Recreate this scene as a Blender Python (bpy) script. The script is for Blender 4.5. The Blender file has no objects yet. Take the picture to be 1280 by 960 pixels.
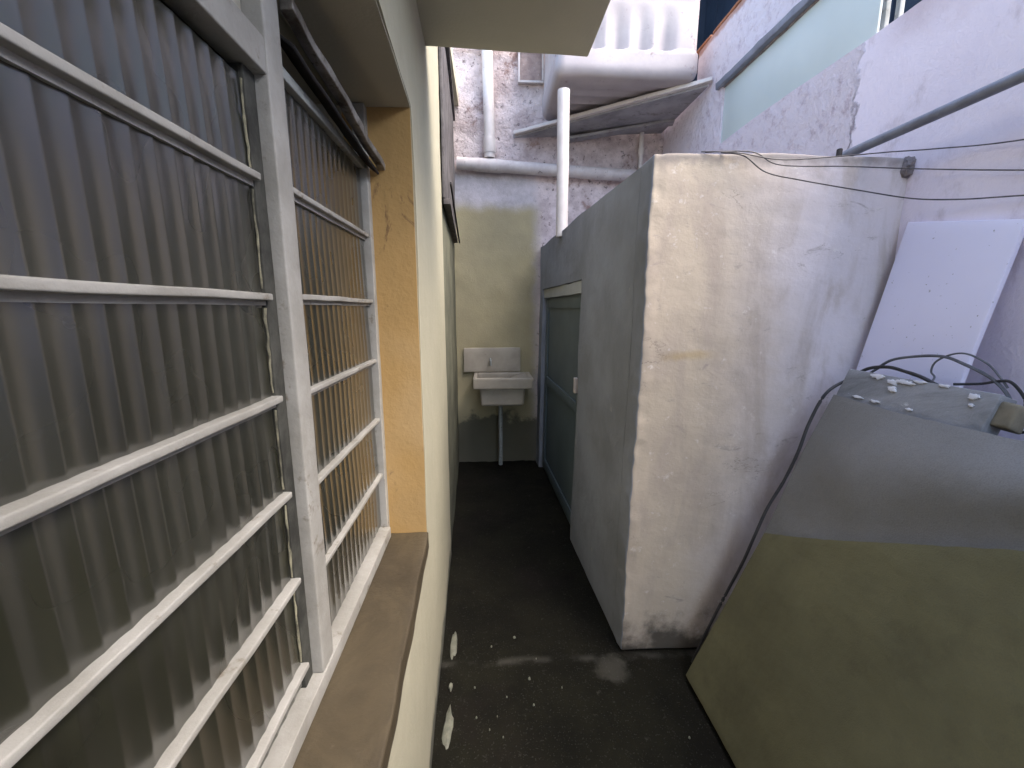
import bpy, bmesh, math, random
from mathutils import Vector, Matrix, noise
random.seed(7)
S = bpy.context.scene
C = bpy.context.collection
R = math.radians

# ------------------------------------------------------------------ camera
H = 1.55
cd = bpy.data.cameras.new("camera"); cam = bpy.data.objects.new("camera", cd); C.objects.link(cam)
S.camera = cam
cd.sensor_width = 36; cd.lens = 36*524/1280; cd.clip_start = .02; cd.clip_end = 500
cam.location = (0, 0, H)
cam.rotation_euler = (R(90-10.276), 0, R(-3.224))

# ------------------------------------------------------------------ light
SUN_EL, SUN_AZ = 54, 118       # azimuth clockwise from +Y (negative = from the left)
w = bpy.data.worlds.new("World"); S.world = w; w.use_nodes = True
nt = w.node_tree
bg = nt.nodes['Background']
sky = nt.nodes.new('ShaderNodeTexSky'); sky.sky_type = 'NISHITA'; sky.sun_disc = False
sky.sun_elevation = R(SUN_EL); sky.sun_rotation = R(SUN_AZ)
sky.dust_density = 3.0; sky.air_density = 1.0
nt.links.new(sky.outputs[0], bg.inputs[0]); bg.inputs[1].default_value = .15
sl = bpy.data.lights.new("sun", 'SUN'); sl.energy = .68; sl.angle = R(40); sl.color = (1, .93, .86)
so = bpy.data.objects.new("sun", sl); C.objects.link(so)
so.location = (0, 0, 12)
d = Vector((math.sin(R(SUN_AZ))*math.cos(R(SUN_EL)), math.cos(R(SUN_AZ))*math.cos(R(SUN_EL)), math.sin(R(SUN_EL))))
so.rotation_euler = d.to_track_quat('Z', 'Y').to_euler()
vs = S.view_settings; vs.view_transform = 'Standard'; vs.look = 'None'; vs.gamma = 1; vs.exposure = 2.35
S.render.engine = 'CYCLES'
S.cycles.max_bounces = 10; S.cycles.diffuse_bounces = 6; S.cycles.transmission_bounces = 6

# ------------------------------------------------------------------ helpers
def tag(o, label=None, cat=None, group=None, kind=None):
    if label: o['label'] = label
    if cat: o['category'] = cat
    if group: o['group'] = group
    if kind: o['kind'] = kind
    return o
def link(name, bm, mat, parent=None, smooth=False):
    me = bpy.data.meshes.new(name); bmesh.ops.recalc_face_normals(bm, faces=bm.faces) if not getattr(bm, 'keep', False) else None
    bm.to_mesh(me); bm.free()
    o = bpy.data.objects.new(name, me); C.objects.link(o); me.materials.append(mat)
    if smooth:
        me.polygons.foreach_set('use_smooth', [True]*len(me.polygons)); me.set_sharp_from_angle(angle=R(48))
    if parent: o.parent = parent
    return o
def empty(name, loc, label, cat, group=None):
    o = bpy.data.objects.new(name, None); C.objects.link(o); o.empty_display_size = .1
    o.location = loc; tag(o, label, cat, group); return o
def under(o, parent):
    """parent o (built in world coordinates) to an empty without moving it"""
    o.parent = parent; o.matrix_parent_inverse = Matrix.Translation(parent.location).inverted(); return o

def axis(a, b, res, r=0):
    n = max(1, int(math.ceil((b-a)/res))); v = [a+(b-a)*i/n for i in range(n+1)]
    if r and (b-a) > 3*r:
        v = [x for x in v if a+r*1.3 < x < b-r*1.3]
        v = [a, a+r*.15, a+r*.5, a+r] + v + [b-r, b-r*.5, b-r*.15, b]
    return v
def rough(bm, x0, x1, y0, y1, z0, z1, res=.05, r=0, amp=0, sc=4, warp=None, M=None, fine=0, skip=()):
    """box with gridded faces, rounded edges and a position-based displacement"""
    X, Y, Z = axis(x0, x1, res, r), axis(y0, y1, res, r), axis(z0, z1, res, r)
    lo, hi = Vector((x0, y0, z0)), Vector((x1, y1, z1)); cache = {}
    def V(x, y, z):
        k = (round(x, 6), round(y, 6), round(z, 6))
        if k in cache: return cache[k]
        p = Vector((x, y, z))
        if r:
            q = Vector([min(max(p[i], lo[i]+min(r, (hi[i]-lo[i])/2)), hi[i]-min(r, (hi[i]-lo[i])/2)) for i in range(3)])
            e = p-q
            if e.length > 1e-7: p = q+e.normalized()*min(r, max(abs(e[0]), abs(e[1]), abs(e[2])))
        if amp or fine:
            q = p*sc
            p = p + noise.noise_vector(q)*amp + noise.noise_vector(p*sc*5.3)*fine
        if warp: p = warp(p)
        if M is not None: p = M @ p
        cache[k] = bm.verts.new(p); return cache[k]
    def face(A, B, f):
        for i in range(len(A)-1):
            for j in range(len(B)-1):
                try: bm.faces.new([V(*f(A[i], B[j])), V(*f(A[i+1], B[j])), V(*f(A[i+1], B[j+1])), V(*f(A[i], B[j+1]))])
                except ValueError: pass
    face(X, Y, lambda a, b: (a, b, z0)); face(X, Y, lambda a, b: (a, b, z1))
    face(X, Z, lambda a, b: (a, y0, b)); face(X, Z, lambda a, b: (a, y1, b))
    face(Y, Z, lambda a, b: (x0, a, b)); face(Y, Z, lambda a, b: (x1, a, b))
    return bm
def wall_open(bm, x0, x1, y0, y1, z0, z1, openings, res=.05, amp=0, sc=4, fine=0, warp=None):
    """wall whose long faces look along x, with rectangular openings (ya, yb, za, zb) and their reveals"""
    def cuts(a, b, extra):
        k = sorted({a, b, *[e for e in extra if a <= e <= b]}); v = []
        for p, q in zip(k, k[1:]): v += axis(p, q, res)[:-1]
        return v+[k[-1]]
    Y = cuts(y0, y1, [e for o in openings for e in o[:2]]); Z = cuts(z0, z1, [e for o in openings for e in o[2:]]); X = axis(x0, x1, .06)
    cache = {}
    def V(x, y, z):
        k = (round(x, 5), round(y, 5), round(z, 5))
        if k not in cache:
            p = Vector((x, y, z)); p = p+noise.noise_vector(p*sc)*amp+noise.noise_vector(p*sc*5.3)*fine
            cache[k] = bm.verts.new(warp(p) if warp else p)
        return cache[k]
    def solid(i, j):
        if i < 0 or j < 0 or i >= len(Y)-1 or j >= len(Z)-1: return False
        y, z = (Y[i]+Y[i+1])/2, (Z[j]+Z[j+1])/2
        return not any(a < y < b and c < z < d for a, b, c, d in openings)
    for i in range(len(Y)-1):
        for j in range(len(Z)-1):
            if not solid(i, j): continue
            a, b, c, d = Y[i], Y[i+1], Z[j], Z[j+1]
            for x in (x0, x1): bm.faces.new((V(x, a, c), V(x, b, c), V(x, b, d), V(x, a, d)))
            for p, q in zip(X, X[1:]):
                if not solid(i-1, j): bm.faces.new((V(p, a, c), V(q, a, c), V(q, a, d), V(p, a, d)))
                if not solid(i+1, j): bm.faces.new((V(p, b, c), V(q, b, c), V(q, b, d), V(p, b, d)))
                if not solid(i, j-1): bm.faces.new((V(p, a, c), V(q, a, c), V(q, b, c), V(p, b, c)))
                if not solid(i, j+1): bm.faces.new((V(p, a, d), V(q, a, d), V(q, b, d), V(p, b, d)))
    return bm
def rbox(name, dims, mat, parent=None, smooth=True, **k):
    bm = bmesh.new(); rough(bm, *dims, **k); o = link(name, bm, mat, None, smooth)
    if parent: under(o, parent) if parent.type == 'EMPTY' else setattr(o, 'parent', parent)
    return o
def tube(bm, pts, rad, n=12, cap=True, wob=0):
    pts = [Vector(p) for p in pts]; rings = []
    for i, p in enumerate(pts):
        t = (pts[min(i+1, len(pts)-1)]-pts[max(i-1, 0)]).normalized()
        a = Vector((0, 0, 1)) if abs(t.z) < .9 else Vector((1, 0, 0))
        u = t.cross(a).normalized(); v = t.cross(u)
        rr = rad[i] if isinstance(rad, (list, tuple)) else rad
        if wob: rr *= 1+wob*noise.noise(p*30)
        rings.append([bm.verts.new(p+(u*math.cos(2*math.pi*k/n)+v*math.sin(2*math.pi*k/n))*rr) for k in range(n)])
    for a, b in zip(rings, rings[1:]):
        for k in range(n): bm.faces.new((a[k], a[(k+1) % n], b[(k+1) % n], b[k]))
    if cap:
        bm.faces.new(rings[0]); bm.faces.new(rings[-1][::-1])
    return bm
def spline(P, m=8):
    P = [Vector(p) for p in P]; out = []
    for i in range(len(P)-1):
        p0, p1, p2, p3 = P[max(i-1, 0)], P[i], P[i+1], P[min(i+2, len(P)-1)]
        for k in range(m):
            t = k/m; out.append(.5*((2*p1)+(p2-p0)*t+(2*p0-5*p1+4*p2-p3)*t*t+(3*p1-p0-3*p2+p3)*t**3))
    return out+[P[-1]]
def frame_matrix(o, ex, ez):
    """local x along ex, z along ez (both made orthonormal)"""
    ex = Vector(ex).normalized(); ez = Vector(ez); ez = (ez-ex*ez.dot(ex)).normalized(); ey = ez.cross(ex)
    M = Matrix((ex, ey, ez)).transposed().to_4x4(); M.translation = Vector(o); return M

# ------------------------------------------------------------------ materials
class Mat:
    def __init__(s, name, rough=.85, spec=.3):
        s.m = bpy.data.materials.new(name); s.m.use_nodes = True; s.t = s.m.node_tree; s.n = s.t.nodes
        s.b = s.n['Principled BSDF']; s.b.inputs['Roughness'].default_value = rough
        s.b.inputs['Specular IOR Level'].default_value = spec
        g = s.n.new('ShaderNodeNewGeometry'); s.pos = g.outputs['Position']; s.h = None
        sp = s.n.new('ShaderNodeSeparateXYZ'); s.L(s.pos, sp.inputs[0]); s.xyz = sp.outputs
    def L(s, a, b): s.t.links.new(a, b)
    def noise(s, scale, detail=5, rough=.6, stretch=None, dist=0):
        n = s.n.new('ShaderNodeTexNoise'); n.inputs['Scale'].default_value = scale
        n.inputs['Detail'].default_value = detail; n.inputs['Roughness'].default_value = rough; n.inputs['Distortion'].default_value = dist
        v = s.pos
        if stretch:
            mp = s.n.new('ShaderNodeMapping'); mp.inputs['Scale'].default_value = stretch; s.L(v, mp.inputs[0]); v = mp.outputs[0]
        s.L(v, n.inputs['Vector']); return n.outputs['Fac']
    def voro(s, scale, feature='F1'):
        n = s.n.new('ShaderNodeTexVoronoi'); n.inputs['Scale'].default_value = scale; n.feature = feature
        s.L(s.pos, n.inputs['Vector']); return n.outputs['Distance']
    def math(s, op, a, b=None, c=None, clamp=False):
        n = s.n.new('ShaderNodeMath'); n.operation = op; n.use_clamp = clamp
        for i, x in enumerate((a, b, c)):
            if x is None: continue
            if isinstance(x, (int, float)): n.inputs[i].default_value = x
            else: s.L(x, n.inputs[i])
        return n.outputs[0]
    def ramp(s, v, lo, hi, a=0., b=1.):
        n = s.n.new('ShaderNodeMapRange'); n.interpolation_type = 'SMOOTHSTEP'
        s.L(v, n.inputs['Value']); n.inputs['From Min'].default_value = lo; n.inputs['From Max'].default_value = hi
        n.inputs['To Min'].default_value = a; n.inputs['To Max'].default_value = b; return n.outputs[0]
    def mix(s, f, a, b, mode='MIX'):
        n = s.n.new('ShaderNodeMix'); n.data_type = 'RGBA'; n.blend_type = mode
        if isinstance(f, (int, float)): n.inputs['Factor'].default_value = f
        else: s.L(f, n.inputs['Factor'])
        for k, x in (('A', a), ('B', b)):
            i = [q for q in n.inputs if q.name == k and q.type == 'RGBA'][0]
            if isinstance(x, tuple): i.default_value = (*x, 1)
            else: s.L(x, i)
        return [q for q in n.outputs if q.type == 'RGBA'][0]
    def color(s, c):
        if isinstance(c, tuple): s.b.inputs['Base Color'].default_value = (*c, 1)
        else: s.L(c, s.b.inputs['Base Color'])
    def bump(s, h, strength=.5, dist=.01):
        n = s.n.new('ShaderNodeBump'); n.inputs['Strength'].default_value = strength; n.inputs['Distance'].default_value = dist
        s.L(h, n.inputs['Height'])
        if s.h: s.L(s.h, n.inputs['Normal'])
        s.h = n.outputs[0]; s.L(s.h, s.b.inputs['Normal'])
    def wob(s, i, a=.06, sc=7):     # coordinate i with a noisy edge
        return s.math('ADD', s.xyz[i], s.math('MULTIPLY', s.math('SUBTRACT', s.noise(sc, 6, .65), .5), a*4))
M_ = {}
def simple(name, c1, c2, sc=6, rough=.7, spec=.3, bump=.2, bd=.004, bs=60, metal=0, dirt=None, dirt_lo=.55):
    m = Mat(name, rough, spec); c = m.mix(m.ramp(m.noise(sc, 6, .65), .3, .7), c1, c2)
    if dirt: c = m.mix(m.ramp(m.noise(sc*2.3, 8, .7), dirt_lo, dirt_lo+.13), c, dirt)
    m.color(c); m.b.inputs['Metallic'].default_value = metal
    if bump: m.bump(m.noise(bs, 4, .6), bump, bd)
    M_[name] = m.m; return m

# house wall: cream emulsion with faint grime
m = Mat('cream_paint', .75, .3); c = m.mix(m.ramp(m.noise(2.2, 6, .6), .3, .7), (.44, .41, .30), (.40, .375, .275))
c = m.mix(m.math('MULTIPLY', m.ramp(m.noise(9, 8, .72, (1, 1, .25)), .56, .72), .5), c, (.35, .33, .25))
c = m.mix(m.ramp(m.wob(2, .06, 9), .03, .12, 1, 0), c, (.10, .10, .08))
m.color(c); m.bump(m.noise(14, 5, .55), .35, .012); m.bump(m.noise(170, 3, .6), .25, .003); M_['cream_paint'] = m.m
# far part of the side wall: grey-green render, its colour darkened for the deep passage's shade
m = Mat('dimmed_render', .85, .2); c = m.mix(m.ramp(m.noise(3, 6, .65), .3, .7), (.10, .10, .075), (.17, .17, .12))
m.color(c); m.bump(m.noise(30, 6, .6), .4, .01); M_['dimmed_render'] = m.m
# orange jamb paint
m = Mat('orange_paint', .7, .3); c = m.mix(m.ramp(m.noise(5, 6, .6), .3, .7), (.46, .29, .11), (.41, .26, .10))
c = m.mix(m.ramp(m.noise(11, 8, .7, (1, 1, .5), .6), .59, .68), c, (.22, .13, .06))
c = m.mix(m.math('MULTIPLY', m.ramp(m.noise(2.3, 3, .5), .5, .8), .4), c, (.55, .42, .25))
m.color(c); m.bump(m.noise(60, 5, .6), .3, .006); M_['orange_paint'] = m.m
m = Mat('olive_soffit', .8, .25); c = m.mix(m.ramp(m.noise(2, 5, .55), .3, .7), (.52, .49, .38), (.46, .43, .33))
m.color(c); m.bump(m.noise(90, 4, .6), .25, .004); M_['olive_soffit'] = m.m
# sill: bare brownish cement with smears
m = Mat('sill_cement', .6, .35); c = m.mix(m.ramp(m.noise(7, 8, .68, (1, .5, 1), .8), .32, .68), (.045, .034, .02), (.085, .066, .038))
c = m.mix(m.ramp(m.noise(19, 8, .7), .62, .8), c, (.14, .115, .08)); m.color(c)
m.bump(m.noise(40, 7, .65), .4, .008); M_['sill_cement'] = m.m
# outbuilding front: pale render, stained
m = Mat('pale_render', .9, .2)
c = m.mix(m.ramp(m.noise(1.7, 6, .6), .3, .7), (.67, .615, .63), (.59, .54, .55))
c = m.mix(m.ramp(m.wob(0, .12, 2.2), 1.4, .8), c, (.50, .425, .33))
c = m.mix(m.math('MULTIPLY', m.ramp(m.noise(2.6, 7, .62, (2.2, 1, .8), .5), .42, .66), .7), c, (.40, .335, .28))
c = m.mix(m.math('MULTIPLY', m.ramp(m.noise(6.5, 9, .75, (1, 1, 2.2), .8), .59, .70), .7), c, (.30, .26, .24))
c = m.mix(m.math('MULTIPLY', m.ramp(m.noise(24, 7, .7), .60, .72), .6), c, (.70, .66, .62))
c = m.mix(m.ramp(m.math('ADD', m.wob(2, .16, 5), m.math('MULTIPLY', m.xyz[0], -.12)), -.08, .12, .95, 0), c, (.08, .07, .055))
c = m.mix(m.math('MULTIPLY', m.ramp(m.wob(2, .02, 20), 2.06, 2.11), .7), c, (.2, .18, .17))
# hairline cracks and a rusty streak
ck = m.ramp(m.math('ABSOLUTE', m.math('SUBTRACT', m.noise(1.9, 7, .62, (1, 1, 2.4), .4), .5)), .0, .0035, 1, 0)
c = m.mix(m.math('MULTIPLY', m.math('MULTIPLY', ck, m.ramp(m.noise(3.3, 3, .5), .52, .62)), .75), c, (.2, .17, .15))
st = m.math('MULTIPLY', m.ramp(m.math('ABSOLUTE', m.math('SUBTRACT', m.wob(2, .012, 9), 1.36)), .0, .028, 1, 0), m.ramp(m.math('ABSOLUTE', m.math('SUBTRACT', m.wob(0, .03, 9), .80)), .03, .13, 1, 0))
c = m.mix(m.math('MULTIPLY', st, .55), c, (.42, .31, .15))
# the return face round the corner carries the side's grey coat
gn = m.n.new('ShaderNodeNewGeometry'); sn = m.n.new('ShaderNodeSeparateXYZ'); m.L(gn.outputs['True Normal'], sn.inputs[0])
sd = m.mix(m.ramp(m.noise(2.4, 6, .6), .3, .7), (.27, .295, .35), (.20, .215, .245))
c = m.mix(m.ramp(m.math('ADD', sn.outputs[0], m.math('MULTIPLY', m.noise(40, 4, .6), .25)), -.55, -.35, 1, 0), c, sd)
m.color(c); m.bump(m.noise(6, 7, .55, (1, 1, 1.5)), .28, .02); m.bump(m.noise(60, 6, .65), .22, .005)
M_['pale_render'] = m.m
# outbuilding side: blue-grey render
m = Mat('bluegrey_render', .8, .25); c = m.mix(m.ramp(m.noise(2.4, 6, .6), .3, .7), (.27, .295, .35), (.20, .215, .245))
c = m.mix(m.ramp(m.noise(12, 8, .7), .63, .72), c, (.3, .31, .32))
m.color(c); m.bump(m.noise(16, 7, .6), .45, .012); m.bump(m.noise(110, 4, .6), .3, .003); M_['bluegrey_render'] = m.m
# back wall
m = Mat('back_render', .9, .2)
c = m.mix(m.ramp(m.noise(6, 9, .7), .36, .66), (.76, .66, .66), (.50, .41, .41))
c = m.mix(m.ramp(m.noise(22, 8, .75), .55, .66), c, (.17, .13, .13))
c = m.mix(m.ramp(m.noise(3.1, 8, .7), .56, .68), c, (.30, .20, .18))
z1 = m.wob(2, .02, 9)
lil = m.mix(m.ramp(m.noise(5, 7, .7), .3, .7), (.62, .57, .60), (.40, .37, .38))
band = m.math('MULTIPLY', m.ramp(z1, 2.80, 2.74), m.ramp(m.wob(0, .03, 10), .52, .40))
c = m.mix(band, c, lil)
ol = m.mix(m.ramp(m.noise(3, 5, .55), .3, .7), (.40, .345, .21), (.34, .295, .185))
c = m.mix(m.math('MULTIPLY', m.ramp(m.wob(2, .025, 7), 2.54, 2.40), m.ramp(m.wob(0, .03, 6), .56, .38)), c, ol)
c = m.mix(m.ramp(m.wob(2, .12, 4), .5, .42, 0, .9), c, (.10, .095, .07))
m.color(c)
rm = m.ramp(z1, 2.70, 2.82)
m.bump(m.math('MULTIPLY', m.noise(13, 9, .7), m.math('ADD', m.math('MULTIPLY', rm, .9), .1)), 1.0, .05)
m.bump(m.noise(80, 5, .7), .5, .006); M_['back_render'] = m.m
# neighbour wall: rough beyond y=1.95, smooth lilac-white this side
m = Mat('neighbour_render', .88, .2)
c = m.mix(m.ramp(m.noise(1.6, 6, .6), .3, .7), (.83, .77, .86), (.76, .70, .80))
c = m.mix(m.math('MULTIPLY', m.ramp(m.noise(5, 8, .7, (1, 1, .6)), .52, .68), .5), c, (.42, .35, .38))
far = m.ramp(m.wob(1, .035, 14), 1.93, 1.97)
rc = m.mix(m.ramp(m.noise(17, 9, .75), .50, .68), (.80, .73, .79), (.60, .51, .57))
c = m.mix(far, c, rc)
cr = m.math('MULTIPLY', m.ramp(m.math('ABSOLUTE', m.math('SUBTRACT', m.wob(1, .035, 14), 1.95)), .0, .018, 1, 0), m.ramp(m.xyz[2], 2.62, 2.3))
c = m.mix(m.math('MULTIPLY', cr, .7), c, (.16, .12, .15))
edge = m.math('MULTIPLY', m.ramp(m.wob(2, .02, 12), 3.41, 3.44), 1)
c = m.mix(m.math('MULTIPLY', edge, .7), c, (.45, .20, .11))
c = m.mix(m.math('MULTIPLY', m.ramp(m.wob(2, .05, 6), 2.5, 2.7), m.math('MULTIPLY', m.ramp(m.wob(1, .05, 6), 1.9, 1.7), .45)), c, (.35, .24, .24))
c = m.mix(m.ramp(m.wob(2, .1, 5), .1, .35, 1, 0), c, (.1, .09, .08))
m.color(c)
m.bump(m.math('MULTIPLY', m.noise(15, 9, .7), m.math('ADD', m.math('MULTIPLY', far, .9), .12)), .9, .035)
m.bump(m.noise(90, 5, .65), .4, .005); M_['neighbour_render'] = m.m
# floor: dark greasy cement with splashes
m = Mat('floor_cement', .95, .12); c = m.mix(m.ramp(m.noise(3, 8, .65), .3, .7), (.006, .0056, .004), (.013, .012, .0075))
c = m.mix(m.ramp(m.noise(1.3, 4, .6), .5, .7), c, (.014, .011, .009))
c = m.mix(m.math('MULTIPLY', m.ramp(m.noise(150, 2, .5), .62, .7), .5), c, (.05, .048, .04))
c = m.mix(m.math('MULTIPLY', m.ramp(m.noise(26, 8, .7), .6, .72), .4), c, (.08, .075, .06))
ln = m.math('ABSOLUTE', m.math('SUBTRACT', m.wob(1, .012, 10), 1.62))
c = m.mix(m.math('MULTIPLY', m.ramp(ln, .0, .03, .16, 0), m.ramp(m.noise(5, 5, .6), .4, .6)), c, (.2, .19, .16))
bl = m.math('ADD', m.math('POWER', m.math('SUBTRACT', m.wob(0, .03, 14), .53), 2), m.math('POWER', m.math('SUBTRACT', m.wob(1, .03, 14), 1.56), 2))
c = m.mix(m.ramp(bl, .0002, .008, .25, 0), c, (.16, .15, .12))
m.color(c); m.bump(m.noise(12, 8, .65), .5, .012); m.bump(m.noise(120, 4, .6), .3, .003)
M_['floor_cement'] = m.m
# metal frame paint
m = simple('frame_paint', (.36, .35, .32), (.27, .26, .23), 9, .55, .35, .5, .002, 90, 0, (.17, .145, .11), .565)
m = simple('frame_grey_paint', (.33, .34, .32), (.25, .26, .24), 12, .6, .3, .3, .002, 90, 0, (.12, .11, .09), .55)  # greyer variant of the frame coat
m = simple('chipped_aluminium', (.30, .285, .26), (.10, .09, .075), 18, .45, .5, .4, .003, 60, .3, (.07, .05, .035), .50)
m = simple('shaded_channel', (.03, .03, .026), (.07, .07, .06), 16, .8, .2, .4, .004, 60)  # near-black coat, shade of the stile gap put into the colour
m = simple('putty', (.30, .28, .19), (.06, .058, .045), 22, .8, .2, .5, .004, 80)
m = simple('room_dark', (.10, .085, .06), (.07, .06, .045), 2, .9, .1, .1)
m = simple('curtain', (.30, .26, .18), (.22, .19, .13), 3, .9, .1, .1)
m = simple('pvc_white', (.66, .62, .60), (.56, .51, .49), 7, .4, .4, .1, .002, 40, 0, (.33, .27, .25), .62)
m = simple('pvc_dirty', (.60, .56, .55), (.48, .43, .43), 9, .5, .35, .2, .002, 60, 0, (.18, .14, .13), .58)
m = simple('tank_plastic', (.43, .39, .395), (.37, .33, .335), 4, .5, .4, .25, .004, 30, 0, (.22, .17, .165), .585)
m = simple('shelf_board', (.36, .35, .37), (.22, .215, .225), 5, .6, .3, .3, .004, 60, 0, (.17, .15, .15), .56)
m = simple('grey_pipe', (.20, .22, .27), (.14, .15, .19), 14, .4, .45, .2, .002, 60, 0, (.32, .33, .36), .66)
m = simple('cable_black', (.018, .018, .02), (.03, .03, .032), 20, .45, .4, 0)
m = simple('cable_grey', (.13, .14, .16), (.08, .085, .1), 20, .5, .4, 0)
m = simple('wire', (.05, .045, .05), (.10, .09, .09), 30, .5, .4, 0)
m = simple('door_teal', (.10, .135, .155), (.08, .11, .13), 4, .5, .4, .2, .003, 20, 0, (.16, .18, .18), .66)
m = simple('lintel_pale', (.42, .44, .44), (.34, .36, .36), 5, .8, .2, .3)
m = simple('old_wood', (.14, .13, .13), (.07, .062, .062), 10, .8, .2, .6, .006, 40)
m = simple('blackened', (.02, .02, .02), (.035, .03, .03), 10, .7, .2, .3)
m = simple('sink_white', (.42, .37, .30), (.34, .30, .24), 6, .4, .4, .1, .002, 30, 0, (.25, .2, .16), .62)
m = simple('hatch_rust', (.36, .28, .26), (.24, .18, .17), 14, .8, .2, .5, .005, 60, 0, (.5, .46, .46), .58)
m = simple('paint_flake', (.70, .71, .75), (.60, .61, .66), 40, .6, .3, .3)
m = simple('paint_splash', (.20, .20, .15), (.13, .13, .1), 40, .6, .3, .3)
m = simple('navy_cladding', (.030, .042, .065), (.02, .03, .048), 2, .7, .2, .2)
m = simple('terracotta', (.36, .17, .10), (.26, .12, .07), 9, .9, .2, .5, .006, 60)
m = simple('putty_plaster', (.30, .265, .27), (.18, .155, .155), 22, .9, .2, 1, .02, 30)
m = simple('brown_block', (.14, .13, .10), (.22, .2, .15), 16, .85, .2, .4)
# white leaning board
m = Mat('white_board', .45, .4); c = m.mix(m.ramp(m.noise(3, 5, .5), .3, .7), (.76, .74, .88), (.72, .70, .84))
c = m.mix(m.ramp(m.noise(60, 3, .6), .68, .74), c, (.3, .28, .3)); m.color(c); m.bump(m.noise(20, 3, .5), .08, .003); M_['white_board'] = m.m
# grey slab top strip with blue-grey weathering
m = Mat('slab_grey', .55, .35); c = m.mix(m.ramp(m.noise(8, 8, .7, (1, .35, 1), .8), .35, .65), (.17, .18, .19), (.30, .31, .33))
c = m.mix(m.ramp(m.noise(14, 9, .75, (1, .5, 1), 1), .60, .66), c, (.55, .57, .6)); m.color(c)
m.bump(m.noise(40, 7, .7), .5, .006); M_['slab_grey'] = m.m
m = Mat('board_grey', .7, .3); c = m.mix(m.ramp(m.noise(3, 6, .6), .3, .7), (.225, .225, .225), (.19, .19, .185))
c = m.mix(m.math('MULTIPLY', m.ramp(m.noise(300, 2, .5), .4, .7), .3), c, (.12, .12, .11)); m.color(c)
m.bump(m.noise(5, 4, .5), .7, .016); m.bump(m.noise(13, 5, .6, (1, .5, 1)), .4, .006); m.bump(m.noise(260, 2, .6), .4, .002); M_['board_grey'] = m.m
m = Mat('board_beige', .75, .3); c = m.mix(m.ramp(m.noise(2.4, 6, .6), .3, .7), (.155, .147, .080), (.105, .10, .056))
c = m.mix(m.math('MULTIPLY', m.ramp(m.noise(320, 2, .5), .4, .7), .35), c, (.11, .11, .07))
m.color(c)
c2 = m.mix(m.math('MULTIPLY', m.ramp(m.noise(6, 8, .7), .5, .7), .35), c, (.07, .066, .04)); m.color(c2)
m.bump(m.noise(4, 4, .5), .7, .02); m.bump(m.noise(11, 5, .6, (1, .5, 1)), .4, .008); m.bump(m.noise(280, 2, .6), .5, .002); M_['board_beige'] = m.m
# ribbed glass and green translucent strip
m = Mat('ribbed_glass', .2, .5); m.b.inputs['Transmission Weight'].default_value = .45; m.b.inputs['IOR'].default_value = 1.5
m.color(m.mix(m.ramp(m.noise(4, 3, .5), .3, .7), (.022, .022, .013), (.048, .048, .034)))
m.b.inputs['Coat Weight'].default_value = 1; m.b.inputs['Coat Roughness'].default_value = .19; m.b.inputs['Coat IOR'].default_value = 1.95
rr = m.ramp(m.noise(6, 2, .5), .3, .8, .24, .4); m.L(rr, m.b.inputs['Roughness']); m.L(m.ramp(m.noise(5, 2, .5), .3, .75, .20, .28), m.b.inputs['Coat Roughness']); M_['ribbed_glass'] = m.m
m = Mat('frosted_glass', .5, .4); m.b.inputs['Transmission Weight'].default_value = .25; m.color(m.mix(m.noise(8, 6, .6), (.55, .52, .42), (.38, .36, .3))); M_['frosted_glass'] = m.m
m = Mat('green_sheet', .35, .4); m.color(m.mix(m.ramp(m.noise(2, 4, .5), .3, .7), (.64, .72, .71), (.58, .66, .65)))
m.b.inputs['Transmission Weight'].default_value = .1; M_['green_sheet'] = m.m

# ------------------------------------------------------------------ setting: ground
bm = bmesh.new()
xs = [-60, -20, -6, -2]+[-.4+.04*i for i in range(66)]+[2.6, 6, 20, 60]; ys = [-60, -20, -6, -2, 0, .6]+[.8+.05*i for i in range(68)]+[4.6, 8, 20, 60]
g = [[bm.verts.new((x, y, .006*noise.noise(Vector((x*3, y*3, 0)))-.003 if -.5 < x < 2 and .7 < y < 4.3 else -.003)) for y in ys] for x in xs]
for i in range(len(xs)-1):
    for j in range(len(ys)-1): bm.faces.new((g[i][j], g[i+1][j], g[i+1][j+1], g[i][j+1]))
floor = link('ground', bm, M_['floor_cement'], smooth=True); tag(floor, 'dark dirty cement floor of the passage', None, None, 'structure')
def blob(name, x, y, r, mat, parent, seed, sx=1, sy=1):
    bm = bmesh.new(); c = bm.verts.new((x, y, .0085)); n = 16; ring = []; out = []
    for k in range(n):
        a = 2*math.pi*k/n; q = r*(1+.45*noise.noise(Vector((math.cos(a)*1.5, math.sin(a)*1.5, seed*3.7))))
        ring.append(bm.verts.new((x+math.cos(a)*q*.8*sx, y+math.sin(a)*q*.8*sy, .007))); out.append(bm.verts.new((x+math.cos(a)*q*sx, y+math.sin(a)*q*sy, .001)))
    for k in range(n):
        bm.faces.new((c, ring[k], ring[(k+1) % n])); bm.faces.new((ring[k], out[k], out[(k+1) % n], ring[(k+1) % n]))
    return link(name, bm, mat, parent, True)
for i, (x, y, r) in enumerate([(.16, 1.52, .009), (.165, 1.4, .006), (-.07, 1.49, .006), (.06, 1.44, .004), (-.06, 1.36, .005), (.29, 1.47, .004), (-.01, 1.31, .004), (.1, 1.16, .006), (.04, 1.28, .004), (.02, 1.36, .003), (.11, 1.75, .01), (.0, 1.7, .006), (.72, 1.24, .006), (.2, 1.62, .004)]):
    blob('paint_splash', x, y, r*.62, M_['paint_splash'], floor, i)
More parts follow.
